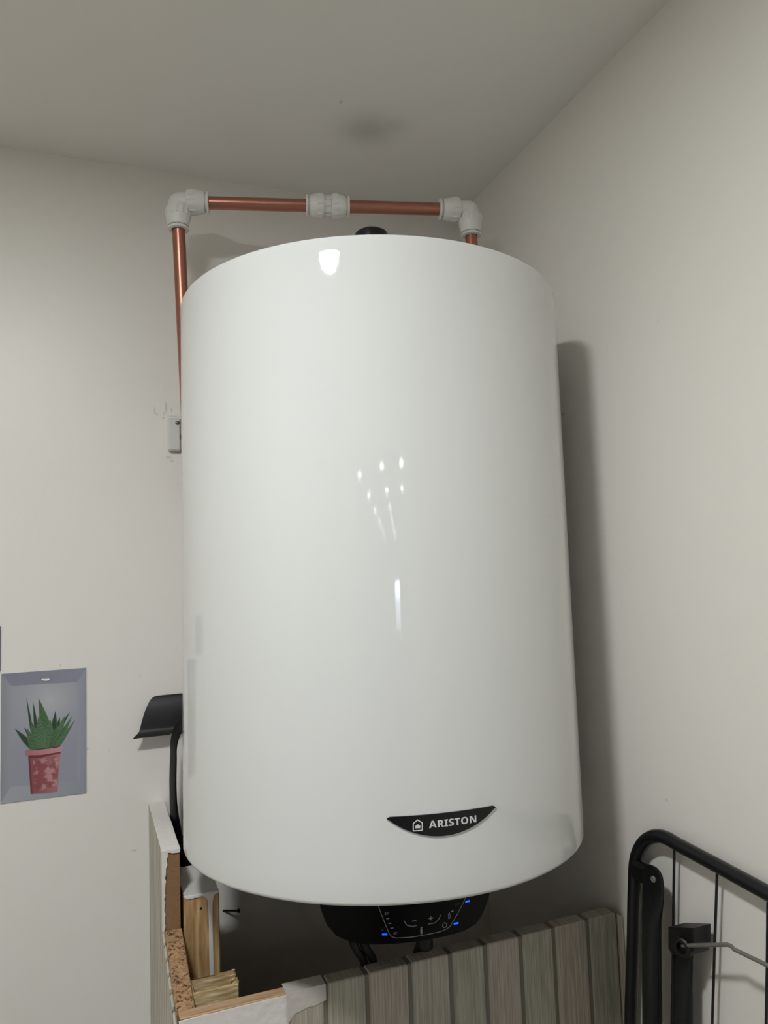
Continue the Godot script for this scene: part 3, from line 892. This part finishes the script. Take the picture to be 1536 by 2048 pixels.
# ------------------------------------------------------------------ copper pipework over the heater
func make_pipework() -> void:
	var a := Vector3(-0.4717, 2.065, 0.0966)
	var b := Vector3(-0.0809, 2.065, 0.1924)
	var t := thing("copper_pipework", "copper water pipe with white push-fit fittings, arching over the heater", "pipe", Vector3(-0.4717, 0, 0.0966))
	var o := -t.position
	var copper := relief(paint(Color(0.72, 0.50, 0.43), 0.34, 1.0), noise_image(256, 0.03, 17, 3), 0.06, 0.03)
	var plastic := paint(Color(0.91, 0.905, 0.885), 0.40)
	var plastic2 := paint(Color(0.93, 0.925, 0.905), 0.40)
	var d := (b - a).normalized()
	var len := (b - a).length()
	var r := 0.0086
	var runs := [[a + Vector3(0, -0.03, 0), Vector3(-0.4575, 1.72, 0.064)], [a + d * 0.034, a + d * (0.5 * len - 0.006)], [a + d * (0.5 * len + 0.006), b - d * 0.03], [b + Vector3(0, -0.024, 0), Vector3(b.x, 1.871, b.z)]]
	for k in runs:
		var st := mb()
		var line := [k[0] + o, (k[0] + k[1]) / 2.0 + o, k[1] + o]
		if k == runs[0]:   # the left run bends back into the wall behind the heater
			line.append_array([Vector3(-0.4555, 1.702, 0.058) + o, Vector3(-0.4515, 1.688, 0.045) + o, Vector3(-0.4465, 1.681, 0.026) + o, Vector3(-0.4425, 1.679, 0.004) + o, Vector3(-0.4415, 1.679, -0.01) + o])
		tube(st, line, r, 24)
		obj("pipe", st, copper, t)
	# push-fit socket: a ribbed collar and a release ring, pointing from p along v
	var socket := func(parent: Node, p: Vector3, v: Vector3, long: float) -> void:
		var c := mb()
		lathe(c, [Vector2(0.0120, 0.0), Vector2(0.0154, 0.0010), Vector2(0.0162, 0.003), Vector2(0.0163, long * 0.50), Vector2(0.0158, long * 0.66), Vector2(0.0146, long * 0.86), Vector2(0.0136, long), Vector2(0.0088, long)], along(p + o, v), 28)
		for k in 14:
			var q := along(p + o, v) * Transform3D(Basis(Vector3.UP, TAU * k / 14.0), Vector3.ZERO)
			box(c, Vector3(0.0155, 0.0030, -0.0014), Vector3(0.0170, long * 0.50, 0.0014), 0.0006, q)
		obj("collar", c, plastic, parent)
		c = mb()
		lathe(c, [Vector2(0.0088, long), Vector2(0.0112, long + 0.0002), Vector2(0.0112, long + 0.0022), Vector2(0.0140, long + 0.0027), Vector2(0.0145, long + 0.0038), Vector2(0.0140, long + 0.0050), Vector2(0.0090, long + 0.0054)], along(p + o, v), 28)
		obj("release_ring", c, plastic2, parent)
	var elbow := func(c: Vector3, v1: Vector3, v2: Vector3, from1: float, from2: float, l1: float, l2: float) -> void:
		var st := mb()
		var pts := [c + v1 * (from1 + 0.002) + o]
		for k in 7:
			var s := k / 6.0
			var bend := 0.0035
			pts.append(c + v1 * bend * (1.0 - s) * (1.0 - s) + v2 * bend * s * s + o)
		pts.append(c + v2 * (from2 + 0.002) + o)
		tube(st, pts, 0.0126, 28)
		var e := obj("elbow_fitting", st, plastic, t)
		socket.call(e, c + v1 * from1, v1, l1)
		socket.call(e, c + v2 * from2, v2, l2)
	elbow.call(a, d, Vector3.DOWN, 0.0110, 0.0080, 0.0245, 0.0260)
	elbow.call(b, -d, Vector3.DOWN, 0.0145, 0.0070, 0.0250, 0.0265)
	var mid := a + d * len * 0.5
	var st := mb()
	tube(st, [mid - d * 0.010 + o, mid + d * 0.010 + o], 0.0122, 24)
	for k in 10:
		var q := along(mid + o, d) * Transform3D(Basis(Vector3.UP, TAU * k / 10.0), Vector3.ZERO)
		box(st, Vector3(0.0115, -0.0045, -0.0018), Vector3(0.0142, 0.0045, 0.0018), 0.0004, q)
	var cpl := obj("coupling", st, plastic, t)
	socket.call(cpl, mid - d * 0.0042, -d, 0.0205)
	socket.call(cpl, mid + d * 0.0042, d, 0.0205)

# ------------------------------------------------------------------ sticker with a painted niche and plant
func fill_poly(im: Image, poly: PackedVector2Array, c: Color, c2: Color, lined := 0.0) -> void:
	var lo := poly[0]
	var hi := poly[0]
	for q in poly:
		lo = lo.min(q)
		hi = hi.max(q)
	for y in range(maxi(0, int(lo.y)), mini(im.get_height(), int(hi.y) + 1)):
		for x in range(maxi(0, int(lo.x)), mini(im.get_width(), int(hi.x) + 1)):
			if Geometry2D.is_point_in_polygon(Vector2(x + 0.5, y + 0.5), poly):
				var k := (x + 0.5 - lo.x) / maxf(1.0, hi.x - lo.x)
				var col := c.lerp(c2, k)
				if lined > 0.0 and sin((y + 0.35 * absf(x - (lo.x + hi.x) / 2.0)) * 0.85 + sin(x * 0.5) * 0.9) > 0.35:
					col = col.lerp(Color(0.62, 0.72, 0.56), lined)
				im.set_pixel(x, y, col)

func make_sticker() -> void:
	var w := 436
	var h := 666
	var im := Image.create(w, h, false, Image.FORMAT_RGB8)
	# picture coordinates: millimetre-like units of the print, mapped so that its edges are straight
	var at := func(x: float, y: float) -> Vector2:
		var top := 546.0 - 0.0626 * (x - 18.0)
		var bot := 1880.0 - 0.1139 * x
		return Vector2((x - 10.0) / 870.0 * w, (y - top) / (bot - top) * h)
	var poly := func(list: Array) -> PackedVector2Array:
		var out := PackedVector2Array()
		for q in list:
			out.append(at.call(q[0], q[1]))
		return out
	var b := 1.22
	var g := func(r: float, gr: float, bl: float) -> Color: return Color(minf(1, r * b), minf(1, gr * b), minf(1, bl * b))
	im.fill(g.call(0.49, 0.50, 0.53))
	fill_poly(im, poly.call([[0, 540], [900, 480], [785, 640], [115, 672]]), g.call(0.43, 0.44, 0.49), g.call(0.47, 0.48, 0.53))
	fill_poly(im, poly.call([[0, 540], [115, 672], [110, 1712], [-5, 1900]]), g.call(0.46, 0.47, 0.50), g.call(0.51, 0.52, 0.54))
	fill_poly(im, poly.call([[890, 480], [890, 1790], [785, 1645], [787, 640]]), g.call(0.52, 0.53, 0.56), g.call(0.49, 0.50, 0.54))
	fill_poly(im, poly.call([[-5, 1900], [110, 1712], [785, 1645], [890, 1790]]), g.call(0.55, 0.56, 0.58), g.call(0.50, 0.51, 0.55))
	var inner: PackedVector2Array = poly.call([[115, 672], [787, 640], [787, 1645], [110, 1712]])
	var spot: Vector2 = at.call(500.0, 830.0)
	for y in h:
		for x in w:
			var q := Vector2(x + 0.5, y + 0.5)
			if Geometry2D.is_point_in_polygon(q, inner):
				var k := clampf(1.0 - (q - spot).length() / 330.0, 0.0, 1.0)
				im.set_pixel(x, y, (g.call(0.505, 0.51, 0.55) as Color).lerp(g.call(0.615, 0.615, 0.625), k * k))
	var ell := func(cx: float, cy: float, rx: float, ry: float) -> PackedVector2Array:
		var out := []
		for k in 24:
			out.append([cx + cos(TAU * k / 24.0) * rx, cy + sin(TAU * k / 24.0) * ry])
		return poly.call(out)
	fill_poly(im, ell.call(458, 604, 58, 26), g.call(0.36, 0.36, 0.40), g.call(0.40, 0.40, 0.44))
	fill_poly(im, ell.call(456, 606, 46, 18), g.call(0.75, 0.76, 0.78), g.call(0.85, 0.85, 0.85))
	fill_poly(im, ell.call(456, 594, 30, 7), g.call(0.52, 0.52, 0.55), g.call(0.56, 0.56, 0.58))
	# leaves: base x, base y, tip x, tip y, width, tone
	var leaves := [[330, 1180, 262, 790, 26, 0], [370, 1160, 332, 845, 34, 0], [545, 1180, 712, 945, 34, 0], [560, 1180, 605, 1000, 50, 0], [490, 1200, 385, 800, 96, 1], [535, 1180, 560, 938, 64, 0], [560, 1230, 655, 990, 72, 2], [540, 1290, 735, 990, 50, 1], [560, 1300, 765, 1030, 44, 2],
		[330, 1290, 148, 1115, 62, 0], [350, 1280, 240, 1098, 36, 0], [345, 1300, 268, 1110, 64, 1], [400, 1290, 305, 1030, 80, 1], [440, 1300, 385, 990, 110, 2], [500, 1290, 505, 1020, 96, 2], [520, 1310, 570, 1100, 84, 1], [420, 1310, 340, 1080, 70, 2], [370, 1310, 290, 1140, 48, 1]]
	for l in leaves:
		var p0 := Vector2(l[0], l[1] + 25.0)
		var p1 := Vector2(l[2], l[3])
		var dir := (p1 - p0).normalized()
		var side := Vector2(-dir.y, dir.x)
		var tone: Color = [g.call(0.15, 0.22, 0.18), g.call(0.19, 0.31, 0.21), g.call(0.24, 0.35, 0.27)][l[5]]
		for edge in 2:
			var pts := []
			var wd: float = l[4] * (0.74 if edge == 0 else 0.58)
			for k in 9:
				var s := k / 8.0
				var q := p0.lerp(p1, s) - side * wd * pow(1.0 - s, 0.7) * (0.66 + 1.5 * s * (1.0 - s))
				pts.append([q.x, q.y])
			for k in 9:
				var s := 1.0 - k / 8.0
				var q := p0.lerp(p1, s) + side * wd * pow(1.0 - s, 0.7) * (0.66 + 1.5 * s * (1.0 - s))
				pts.append([q.x, q.y])
			var pol: PackedVector2Array = poly.call(pts)
			if edge == 0:
				fill_poly(im, pol, g.call(0.33, 0.42, 0.24), g.call(0.27, 0.36, 0.22))
			else:
				fill_poly(im, pol, tone.darkened(0.15), tone, 0.12 if l[5] == 0 else 0.46)
	# pot
	fill_poly(im, poly.call([[282, 1385], [612, 1350], [582, 1765], [450, 1782], [310, 1785]]), g.call(0.44, 0.25, 0.265), g.call(0.58, 0.40, 0.415))
	fill_poly(im, poly.call([[282, 1385], [300, 1385], [332, 1785], [310, 1785]]), g.call(0.36, 0.17, 0.19), g.call(0.42, 0.21, 0.23))
	fill_poly(im, poly.call([[284, 1392], [616, 1352], [614, 1372], [420, 1412], [288, 1420]]), g.call(0.36, 0.16, 0.18), g.call(0.40, 0.19, 0.20))
	fill_poly(im, poly.call([[258, 1342], [420, 1335], [632, 1300], [622, 1355], [420, 1388], [258, 1390]]), g.call(0.56, 0.36, 0.38), g.call(0.68, 0.50, 0.52))
	fill_poly(im, poly.call([[262, 1340], [630, 1300], [560, 1318], [330, 1338]]), g.call(0.20, 0.13, 0.13), g.call(0.26, 0.16, 0.16))
	var nz := FastNoiseLite.new()
	nz.seed = 12
	nz.frequency = 0.018
	nz.fractal_octaves = 4
	var stain: PackedVector2Array = poly.call([[330, 1440], [600, 1400], [575, 1700], [400, 1750], [340, 1720]])
	for y in h:
		for x in w:
			var q := Vector2(x + 0.5, y + 0.5)
			if y > 400 and Geometry2D.is_point_in_polygon(q, stain):
				var k := nz.get_noise_2d(x, y)
				if k > 0.08:
					im.set_pixel(x, y, im.get_pixel(x, y).lerp(g.call(0.46, 0.22, 0.235), 0.6))
				elif k < -0.16:
					im.set_pixel(x, y, im.get_pixel(x, y).lerp(g.call(0.72, 0.55, 0.55), 0.5))
	# soften the print a little
	im.resize(218, 333, Image.INTERPOLATE_LANCZOS)
	im.resize(w, h, Image.INTERPOLATE_CUBIC)
	var tex := ImageTexture.create_from_image(im)
	var m := paint(Color.WHITE, 0.42)
	m.albedo_texture = tex
	m.texture_repeat = false
	var st := mb()
	var lo := Vector3(-0.6900, 1.2838, 0.0002)
	var hi := Vector3(-0.5885, 1.4462, 0.0012)
	box(st, lo, Vector3(hi.x, hi.y, hi.z - 0.0001))
	vert(st, Vector3(lo.x, lo.y, hi.z), Vector3(0, 0, 1), Vector2(0, 1))
	vert(st, Vector3(lo.x, hi.y, hi.z), Vector3(0, 0, 1), Vector2(0, 0))
	vert(st, Vector3(hi.x, hi.y, hi.z), Vector3(0, 0, 1), Vector2(1, 0))
	vert(st, Vector3(lo.x, lo.y, hi.z), Vector3(0, 0, 1), Vector2(0, 1))
	vert(st, Vector3(hi.x, hi.y, hi.z), Vector3(0, 0, 1), Vector2(1, 0))
	vert(st, Vector3(hi.x, lo.y, hi.z), Vector3(0, 0, 1), Vector2(1, 1))
	tag(obj("wall_sticker", st, m), "rectangular wall sticker printed with a grey niche and spiky green plant in a terracotta pot", "wall sticker")
	st = mb()
	box(st, Vector3(-0.7925, 1.4495, 0.0002), Vector3(-0.6908, 1.5068, 0.0012))
	tag(obj("wall_sticker", st, paint(Color(0.42, 0.42, 0.52), 0.42)), "sliver of a second bluish wall sticker at the left edge, above the plant sticker", "wall sticker")

# ------------------------------------------------------------------ small things
func make_small_things() -> void:
	var AX := Vector3(1, 0, 0)
	var AY := Vector3(0, 1, 0)
	var AZ := Vector3(0, 0, 1)
	# old plastic bracket on the back wall
	var t := thing("wall_bracket", "small white plastic bracket screwed to the wall beside the heater", "bracket", Vector3(-0.4800, 1.7415, 0.0))
	var st := mb()
	box(st, Vector3(0.0, 0.0, 0.0), Vector3(0.0175, 0.0475, 0.009), 0.0022)
	obj("plate", st, paint(Color(0.86, 0.86, 0.84), 0.4), t)
	st = mb()
	box(st, Vector3(0.0175, 0.003, 0.0), Vector3(0.024, 0.0475, 0.006), 0.001)
	obj("side_flange", st, paint(Color(0.62, 0.62, 0.6), 0.5), t)
	st = mb()
	lathe(st, [Vector2(0.0, 0.0), Vector2(0.003, 0.0), Vector2(0.003, 0.001), Vector2(0.0018, 0.002), Vector2(0.0, 0.0022)], along(Vector3(0.0130, 0.0400, 0.0088), AZ), 14)
	obj("screw", st, paint(Color(0.45, 0.45, 0.42), 0.4, 0.7), t)
	st = mb()
	box(st, Vector3(0.0172, 0.0165, 0.004), Vector3(0.022, 0.0235, 0.010), 0.001, Transform3D())
	obj("clip", st, paint(Color(0.04, 0.04, 0.04), 0.5), t)

	# black plastic strip: a flared hood at the top, a ribbon hanging down behind the heater
	var s := thing("plastic_strip", "black plastic strip with a flared bent-over top, hanging behind the heater's left side", "plastic strip", Vector3(-0.4828, 1.19, 0.06))
	var o := -s.position
	var rows := [[-0.4940, 1.4020, 0.002], [-0.4996, 1.4028, 0.008], [-0.5032, 1.4018, 0.0105], [-0.5064, 1.3995, 0.013], [-0.5086, 1.3970, 0.0155], [-0.5105, 1.3940, 0.018], [-0.5126, 1.3905, 0.020], [-0.5144, 1.3866, 0.022], [-0.5164, 1.3813, 0.0242], [-0.5181, 1.3761, 0.026], [-0.5197, 1.3708, 0.0273], [-0.5211, 1.3653, 0.0285], [-0.5219, 1.3627, 0.0292], [-0.5227, 1.3608, 0.0302], [-0.5254, 1.3581, 0.0335], [-0.5308, 1.3549, 0.040]]
	var right := [-0.455, -0.455, -0.455, -0.455, -0.455, -0.455, -0.455, -0.455, -0.456, -0.458, -0.461, -0.465, -0.468, -0.4715, -0.477, -0.4832]
	for q in rows:
		q[1] -= 0.072 * q[2]
		q[2] *= 0.6
	var black := paint(Color(0.05, 0.05, 0.054), 0.42)
	st = mb()
	var nrm := []
	for i in rows.size():
		var p: Array = rows[maxi(0, i - 1)]
		var q: Array = rows[mini(rows.size() - 1, i + 1)]
		nrm.append(Vector3(0, q[2] - p[2], p[1] - q[1]).normalized())
	for i in rows.size() - 1:
		var a := Vector3(rows[i][0], rows[i][1], rows[i][2]) + o
		var b := Vector3(right[i], rows[i][1] + 0.0005, rows[i][2]) + o
		var c := Vector3(rows[i + 1][0], rows[i + 1][1], rows[i + 1][2]) + o
		var d := Vector3(right[i + 1], rows[i + 1][1] + 0.0005, rows[i + 1][2]) + o
		var n0: Vector3 = nrm[i]
		var n1: Vector3 = nrm[i + 1]
		var k0 := n0 * 0.0014
		var k1 := n1 * 0.0014
		smooth(st, [a, b, d, c], [n0, n0, n1, n1])
		smooth(st, [a - k0, b - k0, d - k1, c - k1], [-n0, -n0, -n1, -n1])
		quad(st, a, c, c - k1, a - k0, Vector3(-1, 0, 0))
		quad(st, b, d, d - k1, b - k0, Vector3(1, 0, 0))
		if i == 0:
			quad(st, a, b, b - k0, a - k0, Vector3(0, 0, -1))
		if i == rows.size() - 2:
			quad(st, c, d, d - k1, c - k1, Vector3(0, -1, 1))
	obj("hood", st, black, s)
	st = mb()
	var path := []
	for q in [[-0.4600, 1.3780, 0.074], [-0.4690, 1.3740, 0.074], [-0.4755, 1.3685, 0.074], [-0.4790, 1.3640, 0.074], [-0.4820, 1.3560, 0.074], [-0.4836, 1.3463, 0.074], [-0.4839, 1.3343, 0.074], [-0.4848, 1.3104, 0.074], [-0.4850, 1.2925, 0.074], [-0.4841, 1.2685, 0.074], [-0.4814, 1.2444, 0.074], [-0.4790, 1.2262, 0.074], [-0.4748, 1.2078, 0.074], [-0.4666, 1.1923, 0.074], [-0.455, 1.16, 0.074]]:
		path.append(Vector3(q[0], q[1], q[2]) + o)
	tube(st, spline(path, 4), 0.026, 20, 0.0020, Vector3(0.11, 0, 1), [Vector2(0.026, 0.002), Vector2(0.026, 0.002), Vector2(0.026, 0.002), Vector2(0.027, 0.003), Vector2(0.028, 0.007), Vector2(0.028, 0.008)])
	box(st, Vector3(-0.4640, 1.3640, 0.008) + o, Vector3(-0.4590, 1.3860, 0.098) + o, 0.001)
	obj("ribbon", st, paint(Color(0.025, 0.025, 0.028), 0.6, 0.0, 0.25), s)

	# hoses that drop from the heater into the boxing
	var rubber := paint(Color(0.035, 0.034, 0.036), 0.5)
	st = mb()
	for k in [0.0, 0.010]:
		tube(st, spline([Vector3(-0.352 + k, 1.252, 0.345), Vector3(-0.3345 + k, 1.185, 0.334), Vector3(-0.3155 + k, 1.150, 0.312), Vector3(-0.302 + k, 1.10, 0.27), Vector3(-0.30 + k, 0.9, 0.22), Vector3(-0.30 + k, 0.4, 0.16), Vector3(-0.30 + k, 0.0, 0.15)], 6), 0.0042, 12)
	tag(obj("power_cable", st, rubber), "black twin cable dropping from the heater's left underside into the boxing", "cable")
	st = mb()
	tube(st, spline([Vector3(-0.276, 1.252, 0.350), Vector3(-0.2630, 1.185, 0.345), Vector3(-0.2430, 1.150, 0.306), Vector3(-0.232, 1.10, 0.26), Vector3(-0.225, 0.9, 0.22), Vector3(-0.22, 0.4, 0.16), Vector3(-0.22, 0.0, 0.15)], 6), 0.0088, 16)
	tag(obj("water_hose", st, rubber), "thick black hose dropping from the middle of the heater into the boxing", "hose")

	# screws left in the back wall
	var steel := paint(Color(0.12, 0.12, 0.12), 0.4, 0.6)
	for q in [[Vector3(-0.4865, 1.2405, 0.0), Vector3(0.25, 0.06, 1.0), 0.022, "dark screw left sticking out of the wall above the side board"], [Vector3(-0.412, 1.102, 0.0), Vector3(0.9, 0.2, 1.0), 0.026, "dark screw left sticking out of the wall behind the pine post"]]:
		st = mb()
		var xf := along(q[0], q[1])
		var prof := [Vector2(0.0, -0.004), Vector2(0.0013, -0.004)]
		for k in 8:
			prof.append(Vector2(0.0015, q[2] * k / 9.0))
			prof.append(Vector2(0.0011, q[2] * (k + 0.5) / 9.0))
		prof.append_array([Vector2(0.0013, q[2] * 0.9), Vector2(0.0028, q[2] * 0.97), Vector2(0.0028, q[2]), Vector2(0.0, q[2])])
		lathe(st, prof, xf, 12)
		tag(obj("wall_screw", st, steel), q[3], "screw")
